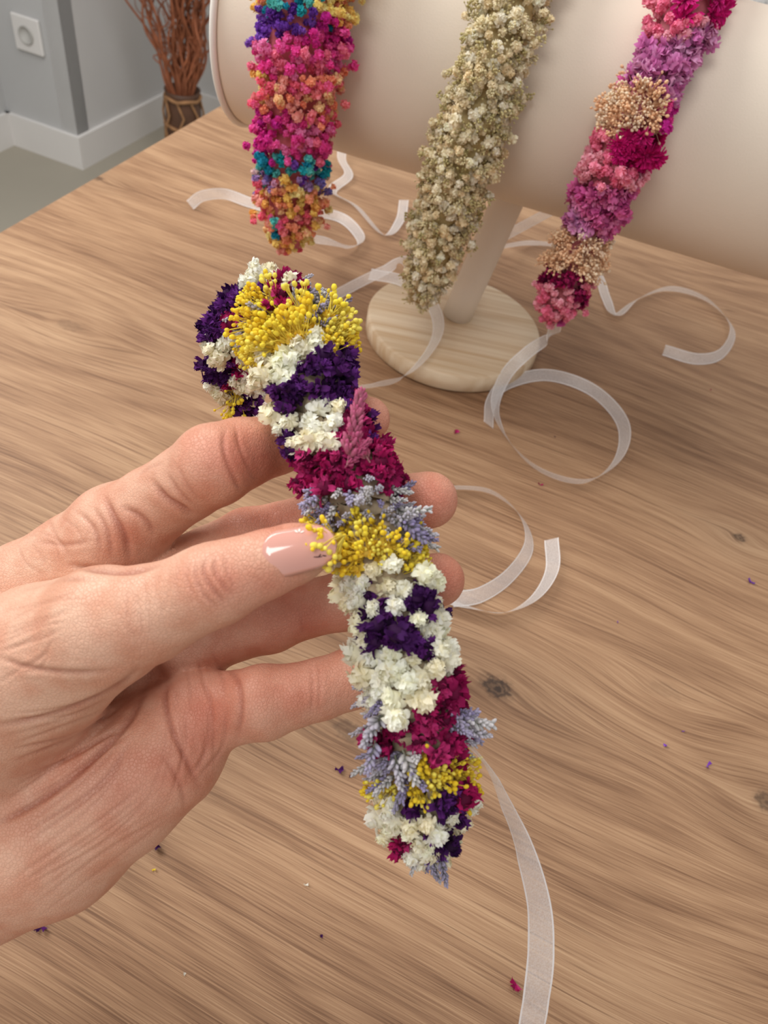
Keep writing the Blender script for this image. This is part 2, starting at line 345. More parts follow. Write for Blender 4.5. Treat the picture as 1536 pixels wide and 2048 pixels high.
TYPES={
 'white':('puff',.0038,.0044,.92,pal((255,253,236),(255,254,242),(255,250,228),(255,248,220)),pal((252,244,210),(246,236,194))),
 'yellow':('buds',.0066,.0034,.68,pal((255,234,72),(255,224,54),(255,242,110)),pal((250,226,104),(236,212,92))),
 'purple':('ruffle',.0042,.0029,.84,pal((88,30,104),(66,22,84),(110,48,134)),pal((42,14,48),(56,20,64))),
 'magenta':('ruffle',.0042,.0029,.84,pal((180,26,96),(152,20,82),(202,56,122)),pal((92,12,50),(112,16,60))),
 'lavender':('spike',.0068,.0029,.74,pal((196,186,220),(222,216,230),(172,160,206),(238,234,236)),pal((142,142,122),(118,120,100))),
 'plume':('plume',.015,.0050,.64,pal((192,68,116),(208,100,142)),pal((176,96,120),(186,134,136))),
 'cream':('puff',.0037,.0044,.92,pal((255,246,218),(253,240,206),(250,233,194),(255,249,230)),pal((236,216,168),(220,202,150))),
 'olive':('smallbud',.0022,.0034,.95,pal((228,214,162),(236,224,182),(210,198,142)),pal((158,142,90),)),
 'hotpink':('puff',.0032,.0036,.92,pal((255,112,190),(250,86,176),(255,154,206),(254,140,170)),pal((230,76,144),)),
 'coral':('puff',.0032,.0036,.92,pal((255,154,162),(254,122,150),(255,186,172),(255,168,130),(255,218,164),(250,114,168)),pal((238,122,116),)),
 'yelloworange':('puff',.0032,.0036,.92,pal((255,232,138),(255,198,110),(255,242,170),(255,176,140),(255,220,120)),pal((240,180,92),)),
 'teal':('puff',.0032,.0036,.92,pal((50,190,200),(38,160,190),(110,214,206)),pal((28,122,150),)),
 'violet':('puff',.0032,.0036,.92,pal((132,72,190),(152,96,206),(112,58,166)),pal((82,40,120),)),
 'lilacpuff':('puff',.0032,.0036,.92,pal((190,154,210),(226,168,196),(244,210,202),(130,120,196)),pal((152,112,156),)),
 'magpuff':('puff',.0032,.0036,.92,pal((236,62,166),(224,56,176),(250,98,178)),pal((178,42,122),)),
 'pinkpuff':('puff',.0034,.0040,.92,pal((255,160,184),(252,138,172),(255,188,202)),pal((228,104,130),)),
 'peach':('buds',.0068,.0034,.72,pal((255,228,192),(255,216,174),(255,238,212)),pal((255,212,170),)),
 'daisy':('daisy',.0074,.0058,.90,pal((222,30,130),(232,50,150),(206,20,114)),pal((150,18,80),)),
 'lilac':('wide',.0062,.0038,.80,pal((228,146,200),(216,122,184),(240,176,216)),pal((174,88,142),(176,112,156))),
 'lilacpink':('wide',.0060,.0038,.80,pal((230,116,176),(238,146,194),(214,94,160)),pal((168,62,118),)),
}
UNDER={'yellow':(lin((255,224,84)),lin((242,208,90))),'peach':(lin((255,224,188)),lin((255,210,168)))}
def scatter(spine,rad,clusters,rg,ncand,K=1.0,jit=6):
    t=tangents(spine); n=len(spine)
    seg=np.linalg.norm(np.diff(spine,axis=0),axis=1); cum=np.concatenate([[0],np.cumsum(seg)]); L=cum[-1]
    cl=np.array([[c[1],c[2],c[3],c[4]] for c in clusters],float)
    acc=np.zeros((ncand,3)); na=0; out=[]
    bas=[basis(v) for v in t]
    for _ in range(ncand):
        s=rg.uniform(0,L); i=int(np.searchsorted(cum,s)); i=min(max(i,0),n-1)
        ph=rg.uniform(0,6.2832); nd=bas[i][:,0]*math.cos(ph)+bas[i][:,1]*math.sin(ph)
        dE=min(s,L-s); rr=rad[i]*(1+.14*math.sin(s*420+2.3*math.sin(ph*2)+ph)+.07*math.sin(ph*3+s*900))
        if dE<rad[i]*.9:
            q=dE/(rad[i]*.9); rr=rad[i]*math.sqrt(max(0,1-(1-q)**2))*rg.uniform(.5,1)
            sg=-1 if s<L-s else 1
            nd=dirn(nd*q+t[i]*sg*(1-q)*1.2)
        base=spine[i]+nd*rr
        px,py,_d=proj(base); px+=rg.normal(0,jit); py+=rg.normal(0,jit)
        j=int(np.argmin(((px-cl[:,0])/cl[:,2])**2+((py-cl[:,1])/cl[:,3])**2))
        ty=TYPES[clusters[j][0]]; sp=ty[2]*K
        if na and np.min(np.sum((acc[:na]-base)**2,axis=1))<sp*sp: continue
        acc[na]=base; na+=1
        k=rg.uniform(.86,1.10) if rg.uniform()>.14 else rg.uniform(1.12,1.34)
        out.append((j,spine[i]+nd*rr*ty[3]*k,nd,t[i]))
    return out
NAMES={'white':'white_flower_cluster','yellow':'yellow_bud_cluster','purple':'purple_flower_cluster','magenta':'magenta_flower_cluster','lavender':'lavender_flower_spray','plume':'magenta_flower_spray',
 'cream':'cream_flower_cluster','hotpink':'pink_flower_cluster','coral':'coral_flower_cluster','yelloworange':'orange_flower_cluster','teal':'turquoise_flower_cluster','violet':'violet_flower_cluster','lilacpuff':'lilac_flower_cluster','magpuff':'magenta_flower_cluster','pinkpuff':'pink_flower_cluster','peach':'peach_bud_cluster','daisy':'magenta_daisy_cluster','lilac':'lilac_petal_cluster','lilacpink':'pink_petal_cluster','olive':'green_bud_cluster'}
def flower_band(root,org,spine,rad,clusters,rg,ncand,core,K=1.0,S=1.0,extra=None,jit=6,sprays=()):
    V,F=tube(spine,np.maximum(rad*.72,.001),14)
    c=lin(core); cols=np.clip(c*(1+rg.normal(0,.15,(len(V),1))),0,1)
    mk('stem_core',V+rg.normal(0,.0008,V.shape),F,PETAL,root,org,cols)
    accs={}
    for j,pos,nd,tn in scatter(spine,rad,clusters,rg,ncand,K,jit):
        ty=clusters[j][0]; tp,sc,sp,bf,cols,bcols=TYPES[ty]; csc=clusters[j][5] if len(clusters[j])>5 else 1
        z=nd+rg.normal(0,.25,3)
        if ty=='lavender': z=nd*1.1+tn*.45+rg.normal(0,.35,3)
        if ty in('yellow','peach'): z=nd+tn*rg.uniform(-.6,.3)
        B=basis(z,rg.uniform(0,6.28)); Tm=TPL[tp][rg.integers(len(TPL[tp]))]
        s=sc*S*csc*rg.uniform(.68,1.24)
        col=cols[rg.integers(len(cols))]*rg.uniform(.90,1.03); bc=bcols[rg.integers(len(bcols))]
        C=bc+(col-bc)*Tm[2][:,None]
        accs.setdefault(j,Acc()).add(Tm[0]*s@B.T+pos,Tm[1],np.clip(C,0,.97))
        if ty in UNDER:
            Tu=TPL['ruffle'][rg.integers(6)]; u1,u0=UNDER[ty]
            accs[j].add(Tu[0]*sc*S*.5@B.T+pos,Tu[1],u0+(u1-u0)*Tu[2][:,None])
        if extra and rg.uniform()<extra:
            if ty=='cream':
                Tm=TPL['buds'][rg.integers(5)]
                oc=TYPES['olive'][4][rg.integers(3)]; ob=lin((176,162,106))
                accs[j].add(Tm[0]*.0064*S@basis(nd+rg.normal(0,.5,3),rg.uniform(0,6)).T+pos-nd*.002,Tm[1],ob+(oc-ob)*Tm[2][:,None])
    for j,a in accs.items():
        a.build(NAMES[clusters[j][0]],PETAL,root,org)
    for (ty,x0,y0,x1,y1,dep,th) in sprays:
        tp,sc,sp,bf,cols,bcols=TYPES[ty]; p0=W(x0,y0,dep); p1=W(x1,y1,dep-.002); Lg=np.linalg.norm(p1-p0)
        Tm=TPL[tp][rg.integers(len(TPL[tp]))]; B=basis(p1-p0,rg.uniform(0,6)); col=cols[rg.integers(len(cols))]; bc=bcols[rg.integers(len(bcols))]
        a=Acc(); a.add((Tm[0]*np.array([th,th,1])*Lg)@B.T+p0,Tm[1],np.clip(bc+(col-bc)*Tm[2][:,None],0,1)); a.build(NAMES[ty],PETAL,root,org)
# ---------------------------------------------------------------- ribbons
rm,nt,b=newmat('organza'); b.inputs['Base Color'].default_value=(1,1,1,1); b.inputs['Roughness'].default_value=.35
at=N(nt,'ShaderNodeAttribute'); at.attribute_name='Col'; tcr=N(nt,'ShaderNodeTexCoord'); nr_=N(nt,'ShaderNodeTexNoise'); nr_.inputs['Scale'].default_value=1800; nt.links.new(tcr.outputs['Object'],nr_.inputs['Vector'])
fac=math_(nt,'ADD',at.outputs['Fac'],math_(nt,'MULTIPLY',math_(nt,'SUBTRACT',nr_.outputs['Fac'],.5),.6))
tr=N(nt,'ShaderNodeBsdfTransparent'); tl=N(nt,'ShaderNodeBsdfTranslucent'); tl.inputs['Color'].default_value=(1,1,1,1)
m1=N(nt,'ShaderNodeMixShader'); m1.inputs[0].default_value=.35; nt.links.new(b.outputs[0],m1.inputs[1]); nt.links.new(tl.outputs[0],m1.inputs[2])
m2=N(nt,'ShaderNodeMixShader'); nt.links.new(fac,m2.inputs[0]); nt.links.new(tr.outputs[0],m2.inputs[1]); nt.links.new(m1.outputs[0],m2.inputs[2])
nt.links.new(m2.outputs[0],nt.nodes['Material Output'].inputs['Surface'])
RW=.0092
def ribbon(pts,root,org,w=RW,n=160):
    P=[]
    for p in pts:
        if p[0]=='t':
            _,px,py,lift,tilt=p; z=TZ+.0012+w/2*abs(math.sin(math.radians(tilt)))+lift; q=T(px,py,z)
        elif p[0]=='a':
            _,px,py,dep,tilt=p; q=W(px,py,dep)
        else: q=np.array(p[1]); tilt=p[2]
        P.append([q[0],q[1],q[2],tilt])
    C=catmull(P,n); S=C[:,:3]; t=tangents(S); V=[];F=[];col=[]
    up=np.array([0,0,1.0]); vs=(-1,-.88,-.86,-.3,.3,.86,.88,1)
    prev=None; sides=[]
    for i in range(n):
        sd=np.cross(t[i],up); sd/=max(np.linalg.norm(sd),1e-6)
        if prev is not None and np.dot(sd,prev)<0 and abs(t[i][2])>.9: sd=-sd
        prev=sd; sides.append(sd)
    for i in range(n):
        a=math.radians(C[i,3]); sd=sides[i]; nrm=np.cross(sd,t[i]); nrm/=np.linalg.norm(nrm)
        if nrm[2]<0:nrm=-nrm
        wv=math.cos(a)*sd+math.sin(a)*nrm
        for v in vs:
            V.append(S[i]+wv*v*w/2); col.append([1.2 if abs(v)>.87 else .52]*3)
    m=len(vs)
    for i in range(n-1):
        for k in range(m-1): a=i*m+k; F.append([a,a+1,a+m+1,a+m])
    V=np.array(V); V[:,2]=np.maximum(V[:,2],TZ+.0006)
    return mk('ribbon',V,F,rm,root,org,np.array(col))
# ---------------------------------------------------------------- bands hanging on the roll
def hang_spine(X,rb,zend,zback,n=160,lean=0.0,lf=.42):
    k=(X-aL[0])/ad[0]; ac=aL+ad*k; nrm=np.cross(ad,[0,0,1]); nrm/=np.linalg.norm(nrm)
    if nrm[1]>0:nrm=-nrm
    rho=.073+rb*1.0; P=[]
    for z in np.linspace(zback,ac[2],6)[:-1]: P.append(ac-nrm*rho+np.array([0,0,z-ac[2]]))
    for a in np.linspace(0,math.pi,14):
        f=max(0,(a-math.pi/2)/(math.pi/2))*lf
        P.append(ac+rho*(-math.cos(a)*nrm+math.sin(a)*np.array([0,0,1.0]))+ad*lean*f)
    for q,z in enumerate(np.linspace(ac[2],zend,7)[1:]):
        f=(q+1)/6; P.append(ac+nrm*(rho-.004*f*f)+ad*lean*(lf+(1-lf)*f)+np.array([0,0,z-ac[2]]))
    P=catmull(P,n)
    seg=np.concatenate([[0],np.cumsum(np.linalg.norm(np.diff(P,axis=0),axis=1))]); u=seg/seg[-1]
    return P,u
GR='dried flower headbands'
S1,u=hang_spine(-.083,.025,TZ+.088,TZ+.13,lean=-.003); rad=.0246*np.interp(u,[0,.05,.45,.6,.8,.95,1],[.5,.9,1.08,1.0,.92,.76,.6])
org=S1[-1]; b1=empty('flower_headband',org,'rainbow dyed pink, coral, turquoise and violet flower headband at left on the display roll','headband',GR)
cl1=[('yelloworange',700,12,60,34),('hotpink',725,45,20,20),('teal',570,2,60,18),('yelloworange',520,-24,60,34),('violet',540,62,34,34),('magpuff',650,78,60,30),('teal',648,30,20,12),('violet',600,40,26,14),('hotpink',590,115,90,34),('hotpink',690,130,40,30),('coral',660,170,50,36),('yelloworange',505,170,26,32),('coral',560,190,60,36),('coral',640,225,60,30),('magpuff',545,258,46,24),('hotpink',610,275,90,32),('magpuff',520,292,36,20),('teal',545,325,46,14),('teal',620,338,30,12),('violet',600,357,34,10),('lilacpuff',640,370,40,20),('lilacpuff',530,356,30,14),('coral',520,380,24,20),('yelloworange',580,404,90,26),('coral',620,444,50,20),('coral',550,444,34,20),('yelloworange',610,480,50,22),('teal',552,466,10,10),('coral',580,505,30,12)]
flower_band(b1,org,S1,rad,cl1,rng,13000,(214,116,122),1.0,1.0,jit=11)
ribbon([('w',S1[-1]-np.array([0,0,-.004]),20),('t',640,480,.02,50),('t',700,494,.004,40),('t',722,478,0,50),('t',690,440,0,45),('t',640,425,0,45),('t',560,420,0,40),('t',500,405,0,45),('t',450,388,.002,60),('t',405,392,.004,60),('t',380,410,0,40)],b1,org)
ribbon([('w',S1[0],20),('t',700,250,.03,20),('t',683,312,.008,10),('t',697,350,.004,10),('t',665,382,0,25),('t',712,412,0,25),('t',768,470,0,30),('t',800,440,0,15),('t',808,400,.004,10)],b1,org)
S2,u=hang_spine(.028,.0205,TZ+.073,TZ+.12,lean=-.020); rad=.0172*np.interp(u,[0,.05,.5,.62,.7,.8,.86,.93,1],[.5,.9,.98,.92,.98,1.16,1.0,.92,.66])
org=S2[-1]; b2=empty('flower_headband',org,'cream and straw coloured dried flower headband in the middle of the display roll','headband',GR)
cl2=[('cream',1030+(-.27)*(y),y,90,28) for y in range(-60,640,42)]
flower_band(b2,org,S2,rad,cl2,rng,9000,(206,184,132),1.0,.93,extra=.55)
ribbon([('w',S2[-1],20),('t',812,520,.03,40),('t',770,540,.01,25),('t',700,575,0,20),('t',640,612,0,25),('t',585,680,0,40),('t',600,750,0,60),('t',680,775,0,60),('t',750,770,0,60),('t',815,748,.014,45),('t',866,690,.018,35),('t',876,640,.018,30),('t',850,590,.018,35),('t',800,560,.018,40),('t',740,548,.008,50)],b2,org)
S3,u=hang_spine(.116,.0160,TZ+.084,TZ+.12,lean=-.020,lf=.80); rad=.0146*np.interp(u,[0,.05,.5,.6,.66,.72,.8,.86,.93,.97,1],[.5,.85,.95,1.04,.86,1.04,1.06,.78,.98,.95,.6])
org=S3[-1]; b3=empty('flower_headband',org,'magenta, lilac and peach flower headband at right on the display roll','headband',GR)
cl3=[('pinkpuff',1330,-30,60,40),('daisy',1385,8,50,22),('pinkpuff',1310,15,30,20),('pinkpuff',1330,60,60,30),('lilac',1400,100,45,30),('lilac',1300,120,60,36),('lilacpink',1240,150,30,25),('lilac',1340,180,40,22),('peach',1265,215,60,38),('magpuff',1330,225,22,22),('daisy',1270,295,48,38),('pinkpuff',1190,310,46,42),('pinkpuff',1225,355,40,30),('pinkpuff',1165,350,30,26),('lilacpink',1195,410,60,40),('lilac',1150,430,34,22),('lilacpink',1215,455,40,30),('peach',1170,512,60,32),('magenta',1120,556,50,12),('pinkpuff',1110,585,50,28),('magenta',1155,600,22,18),('pinkpuff',1130,625,50,20),('lilacpink',1150,645,30,12)]
flower_band(b3,org,S3,rad,cl3,rng,8000,(196,116,124),1.0,1.0)
ribbon([('w',S3[-1],20),('t',1105,668,.045,20),('t',1055,705,.026,25),('t',1012,750,.012,25),('t',990,815,0,35),('t',1020,885,0,50),('t',1085,942,0,60),('t',1175,962,0,66),('t',1238,915,0,55),('t',1245,845,0,40),('t',1185,780,0,50),('t',1095,750,0,50),('t',1012,768,0,45),('t',982,805,0,30),('t',977,850,0,30)],b3,org)
ribbon([('w',S3[0],20),('t',960,500,.018,50),('t',1010,492,.012,55),('t',1065,486,0,55),('t',1140,498,0,45),('t',1192,540,.002,15),('t',1212,595,0,0),('t',1232,630,0,25),('t',1275,598,0,55),('t',1340,577,0,60),('t',1415,600,0,45),('t',1464,655,0,35),('t',1445,705,0,50),('t',1395,718,0,60),('t',1328,700,0,40)],b3,org)
# ---------------------------------------------------------------- held headband
K=.88
sp=[(495,808,.290,46),(470,745,.284,56),(480,672,.272,66),(535,622,.255,74),(596,666,.238,86),(626,755,.226,86),(642,855,.220,82),(700,950,.214,94),(738,1045,.211,92),(766,1140,.208,86),(796,1240,.206,90),(816,1340,.206,98),(836,1440,.209,100),(842,1530,.213,98),(846,1615,.218,92),(856,1695,.224,54)]
Pw=[list(W(a,b_,c*K))+[r_*c*K/FPX*.90] for a,b_,c,r_ in sp]
C=catmull(Pw,220); SH=C[:,:3]; rad=C[:,3]
org=W(765,1100,.208*K)
hb=empty('flower_headband',org,'headband of white, yellow, purple and magenta dried flowers held in the hand','headband',GR)
clh=[('white',515,572,40,25),('magenta',562,582,30,18),('purple',475,595,22,18),('purple',415,640,22,20),('magenta',462,645,20,20),('lavender',620,612,34,26),('lavender',505,650,26,20),('white',445,700,26,26),('white',480,690,24,24),('purple',428,738,18,18),('magenta',478,745,20,16),('white',458,770,22,18),('white',505,740,20,20),('purple',492,795,20,20),('yellow',458,815,14,12),('white',600,588,20,12),
 ('yellow',590,645,90,34),('yellow',505,695,26,22),('yellow',690,675,30,16,.9),('white',545,742,48,34),('white',612,710,50,24),('white',512,775,24,24),('purple',660,745,66,32),('purple',572,795,30,20),('purple',690,790,26,16),('white',725,742,14,12),('white',632,850,60,46),('white',550,905,36,34),('purple',568,883,14,12),('magenta',712,850,18,40),('purple',740,850,12,16),
 ('magenta',635,945,50,34),('magenta',785,920,46,36),('magenta',710,925,36,24),('lavender',745,1005,80,30),('lavender',622,998,24,18),('lavender',815,1055,34,26),('yellow',675,1088,56,34,.9),('yellow',790,1110,54,20,.85),('white',725,1150,50,34),('white',700,1200,40,32),('white',790,1180,42,32),('white',862,1160,30,30),('white',685,1243,30,22),
 ('purple',845,1207,22,16),('purple',755,1222,22,12),('purple',765,1272,30,16),('purple',855,1290,30,16),('white',835,1243,19,17),('white',722,1312,40,30),('white',800,1335,50,38),('white',893,1285,28,34),('white',875,1350,42,34),('white',818,1412,36,24),('white',780,1447,24,20),('white',735,1345,28,24),
 ('magenta',765,1480,26,24),('magenta',885,1410,34,20),('magenta',880,1482,40,36),('magenta',910,1370,16,16),('lavender',742,1490,30,44),('lavender',942,1450,40,26),('lavender',800,1535,42,24),('yellow',868,1555,40,26,.85),('yellow',935,1535,20,14,.8),('yellow',780,1592,20,11,.8),('yellow',850,1603,20,12,.8),
 ('white',738,1572,26,24),('white',770,1640,36,32),('white',850,1655,40,30),('white',920,1645,34,32),('purple',893,1620,26,16),('purple',800,1622,18,11),('magenta',945,1600,16,14),('magenta',810,1695,16,12),('purple',880,1690,16,10),('white',850,1708,24,14),('lavender',858,1728,18,7),('white',840,1698,14,10),('yellow',866,1745,12,6,.7)]
dk=.193*K
SPR=[('plume',695,930,720,795,dk,.8),('plume',740,925,700,862,dk,.8),('plume',690,935,736,884,dk,.8),('lavender',915,1440,985,1450,.205*K,1.3),('lavender',905,1450,955,1424,.205*K,1.2),('lavender',765,1430,726,1490,.198*K,1.3),('lavender',750,1480,735,1545,.198*K,1.3),('lavender',790,1510,802,1575,.198*K,1.3),('lavender',805,1500,832,1565,.198*K,1.3),
 ('lavender',800,1035,848,1080,.2*K,1.3),('lavender',640,1000,602,1012,.2*K,1.5),('lavender',930,1460,980,1472,.205*K,1.2),
 ('yellow',670,1075,625,1095,.191*K,1.2),('yellow',690,1070,655,1112,.191*K,1.2),('yellow',665,1065,635,1070,.190*K,1.3),
 ('purple',440,650,398,632,.266*K,1.0),('purple',432,655,412,640,.266*K,1.0),('magenta',920,1600,968,1592,.205*K,.8),('magenta',905,1390,918,1345,.202*K,.9),('purple',755,1250,715,1262,.190*K,.7),('purple',790,1265,835,1300,.190*K,.7),('purple',860,1215,868,1180,.196*K,.8)]
flower_band(hb,org,SH,rad,clh,rng,16000,(196,176,146),.84,.90,sprays=SPR,jit=10)
ribbon([('a',925,1480,.205*K,60),('a',958,1512,.205*K,50),('a',1002,1590,.213*K,25),('a',1045,1690,.225*K,12),('a',1076,1800,.232*K,5),('a',1082,1900,.236*K,0),('a',1072,2000,.24*K,0),('a',1050,2120,.25*K,0),('a',1000,2350,.29*K,0)],hb,org,.0080)
ribbon([('w',SH[2],20),('t',640,900,.02,50),('t',760,985,0,60),('t',850,980,0,62),('t',920,975,0,62),('t',985,985,0,60),('t',1040,1030,0,50),('t',1058,1090,0,40),('t',1020,1150,0,45),('t',960,1190,0,40),('t',900,1200,0,30),('t',940,1215,0,45),('t',1010,1225,0,60),('t',1070,1195,0,50),('t',1104,1140,0,40),('t',1103,1078,0,35)],hb,org)
# ---------------------------------------------------------------- hand (one continuous surface from a smooth distance field)
def cpt(px,py,dep,rp): dd=dep*K; return np.array([(px-768)/FPX*dd,(py-1024)/FPX*dd,dd,rp*dd/FPX])
chains={
 'index':[(236,1066,.247,96),(305,1012,.238,78),(372,968,.230,75),(428,930,.222,83),(480,908,.228,72),(550,890,.238,60),(605,874,.244,57),(670,854,.248,53),(735,838,.244,46)],
 'middle':[(325,1175,.252,88),(420,1120,.255,68),(500,1086,.253,72),(560,1066,.255,61),(640,1042,.256,61),(700,1028,.255,61),(780,1012,.250,61),(858,1000,.238,58)],
 'ring':[(385,1285,.259,76),(470,1260,.259,62),(540,1238,.257,68),(610,1218,.258,58),(690,1202,.255,59),(800,1178,.248,58),(875,1160,.236,55)],
 'pinky':[(400,1426,.248,84),(465,1416,.246,72),(530,1404,.242,75),(585,1392,.242,63),(640,1378,.243,61),(700,1358,.245,60),(790,1308,.247,54),(848,1268,.246,45)],
 'thumb':[(-60,1440,.234,170),(90,1318,.219,152),(210,1254,.205,122),(295,1228,.200,98),(352,1204,.198,84),(405,1178,.195,82),(440,1165,.194,81),(485,1146,.194,70),(535,1127,.194,66),(590,1107,.196,59),(632,1094,.198,46)],
}
palm=[[(-150,1330,.262,135),(60,1190,.258,104),(150,1128,.254,92),(236,1066,.248,97)],
 [(-150,1420,.266,140),(325,1175,.262,80)],[(-150,1500,.270,150),(385,1285,.270,72)],
 [(-150,1600,.266,165),(250,1440,.267,90),(400,1426,.259,76)],
 [(400,1432,.250,86),(330,1500,.248,115),(230,1570,.247,138),(100,1650,.250,168),(-110,1715,.257,202)],
 [(-60,1440,.242,178),(80,1340,.237,138),(210,1190,.248,58)],[(190,1118,.243,58),(256,1042,.237,52)],
 [(-110,1560,.260,250),(-420,1640,.252,235),(-900,1720,.235,250),(-1300,1780,.23,265)]]
allp=np.array([cpt(*p) for ch in list(chains.values())+palm for p in ch])
h=.00095; lo=(allp[:,:3]-allp[:,3:]).min(0)-3*h; hi=(allp[:,:3]+allp[:,3:]).max(0)+3*h
nn=np.ceil((hi-lo)/h).astype(int)
gx,gy,gz=[(lo[i]+h*np.arange(nn[i])).astype(np.float32) for i in range(3)]
def cone(a,b_):
    m=.016; rr=max(a[3],b_[3])+m
    l=np.maximum(((np.minimum(a[:3],b_[:3])-rr-lo)/h).astype(int),0); u=np.minimum(((np.maximum(a[:3],b_[:3])+rr-lo)/h).astype(int)+2,nn)
    sl=tuple(slice(l[i],u[i]) for i in range(3))
    PX=gx[sl[0]][:,None,None];PY=gy[sl[1]][None,:,None];PZ=gz[sl[2]][None,None,:]
    ab=(b_[:3]-a[:3]); L2=float(ab@ab)
    t=np.clip(((PX-a[0])*ab[0]+(PY-a[1])*ab[1]+(PZ-a[2])*ab[2])/L2,0,1)
    dd=np.sqrt((PX-a[0]-t*ab[0])**2+(PY-a[1]-t*ab[1])**2+(PZ-a[2]-t*ab[2])**2)-(a[3]+t*(b_[3]-a[3]))
    return sl,dd.astype(np.float32)
def smin(a,b_,k):
    hh=np.clip(.5+.5*(b_-a)/k,0,1); return b_+(a-b_)*hh-k*hh*(1-hh)
def chainf(ch,k,base=None):
    out=np.full(tuple(nn),.03,np.float32) if base is None else base
    for p,q in zip(ch[:-1],ch[1:]):
        sl,dd=cone(cpt(*p),cpt(*q)); out[sl]=smin(out[sl],dd,k)
    return out
PF=np.full(tuple(nn),.03,np.float32)
for ch in palm: PF=chainf(ch,.005,PF)
HF=PF.copy()
for nm,ch in chains.items():
    f=chainf(ch,.0014 if nm!='thumb' else .0022); HF=np.minimum(HF,smin(PF,f,.0036 if nm!='thumb' else .0075))
def surface_nets(Fd):
    s=Fd<0; a=s[:-1,:-1,:-1]; cnt=np.zeros(a.shape,np.int8); offs=[(i,j,k) for i in(0,1) for j in(0,1) for k in(0,1)]
    sh=a.shape
    for (i,j,k) in offs: cnt+=s[i:i+sh[0],j:j+sh[1],k:k+sh[2]]
    act=(cnt>0)&(cnt<8); I=np.argwhere(act); ids=np.full(sh,-1,np.int64); ids[act]=np.arange(len(I))
    vals={o:Fd[I[:,0]+o[0],I[:,1]+o[1],I[:,2]+o[2]] for o in offs}
    sm=np.zeros((len(I),3)); ct=np.zeros(len(I))
    for o in offs:
        for ax in range(3):
            if o[ax]==0:
                o2=tuple(o[q]+(1 if q==ax else 0) for q in range(3)); va,vb=vals[o],vals[o2]; m=(va<0)!=(vb<0)
                t=np.where(m,va/np.where(m,va-vb,1),0); p=np.tile(np.array(o,float),(len(I),1)); p[:,ax]+=t
                sm+=p*m[:,None]; ct+=m
    V=lo+h*(I+sm/ct[:,None]); Fs=[]
    for ax in range(3):
        b1_,b2_=(ax+1)%3,(ax+2)%3
        sa=[slice(None)]*3; sb=[slice(None)]*3; sa[ax]=slice(0,-1); sb[ax]=slice(1,None)
        m=s[tuple(sa)]!=s[tuple(sb)]; E=np.argwhere(m)
        E=E[(E[:,b1_]>0)&(E[:,b2_]>0)&(E[:,b1_]<nn[b1_]-1)&(E[:,b2_]<nn[b2_]-1)]
        def cid(o1,o2):
            q=E.copy(); q[:,b1_]+=o1; q[:,b2_]+=o2; return ids[q[:,0],q[:,1],q[:,2]]
        Q=np.stack([cid(-1,-1),cid(0,-1),cid(0,0),cid(-1,0)],1)
        ins=s[E[:,0],E[:,1],E[:,2]]; Q[~ins]=Q[~ins][:,::-1]; Fs.append(Q)
    return V,np.vstack(Fs)
Vh,Fh=surface_nets(HF)
Vh=c2w(Vh); horg=W(-200,1600,.25*K)
tmp=bpy.data.meshes.new('tmp'); tmp.from_pydata((Vh-horg).tolist(),[],Fh.tolist()); tmp.update()
tob=bpy.data.objects.new('tmp',tmp); COL.objects.link(tob)
m=tob.modifiers.new('s','SMOOTH'); m.factor=.5; m.iterations=5
m=tob.modifiers.new('u','SUBSURF'); m.levels=1; m.render_levels=1
dg=bpy.context.evaluated_depsgraph_get(); hm=bpy.data.meshes.new_from_object(tob.evaluated_get(dg)); bpy.data.objects.remove(tob)
nv=len(hm.vertices); co_=np.zeros(nv*3); hm.vertices.foreach_get('co',co_); co_=co_.reshape(-1,3)
nr=np.zeros(nv*3); hm.vertices.foreach_get('normal',nr); nr=nr.reshape(-1,3)
wp=co_+horg; px,py,dp_=proj(wp); vd=wp-CAM; vd/=np.linalg.norm(vd,axis=1)[:,None]; face=-np.sum(vd*nr,axis=1)
front=np.clip(face*3,0,1)
creases=[
 ([(130,1128),(200,1140),(260,1143),(330,1128)],6,.8),([(205,985),(225,1030),(250,1075),(262,1130)],7,.9),([(300,955),(330,995),(362,1015),(392,1035)],7,1.0),([(240,1010),(290,1040),(310,1075)],6,.5),([(185,1010),(215,1060),(225,1120)],5,.35),([(330,940),(360,985),(395,1015)],4.5,.3),
 ([(452,850),(448,900),(470,960),(486,985)],5,.36),([(470,845),(482,900),(508,955)],4,.24),([(352,925),(372,965),(402,1010)],4,.2),
 ([(398,1112),(392,1150),(410,1190),(440,1220)],4.5,.28),([(415,1108),(408,1145),(428,1180),(455,1212)],5,.45),([(432,1102),(430,1140),(448,1172),(470,1200)],4.5,.35),([(380,1122),(375,1160),(393,1200)],4,.2),([(448,1100),(457,1150),(475,1188)],4,.2),([(360,1130),(352,1170),(365,1210)],4,.12),
 ([(340,1345),(330,1400),(345,1460),(372,1520),(405,1585)],6,.6),([(305,1340),(270,1420),(225,1480),(140,1560),(40,1625),(-40,1660)],7,.85),([(285,1330),(240,1370),(160,1410),(60,1440),(-40,1455)],6,.6),([(320,1500),(360,1570),(370,1620)],5,.3),
 ([(235,1340),(150,1345),(60,1335),(-20,1310)],5.5,.45),([(455,1325),(478,1370),(482,1430),(470,1490)],5.5,.45),([(395,1340),(420,1400),(425,1460),(430,1530)],4.5,.3),([(620,1320),(626,1376),(622,1436)],4,.22),([(634,1318),(640,1366),(634,1426)],4,.16),([(560,1080),(565,1030)],4,.14),([(600,1222),(606,1270)],4,.18),
 ([(20,1190),(120,1160),(200,1160)],5,.28),([(60,1080),(130,1090),(190,1080)],5,.28),([(150,1015),(190,1060),(205,1110)],5,.35),([(270,955),(300,935),(330,925)],4,.2)]
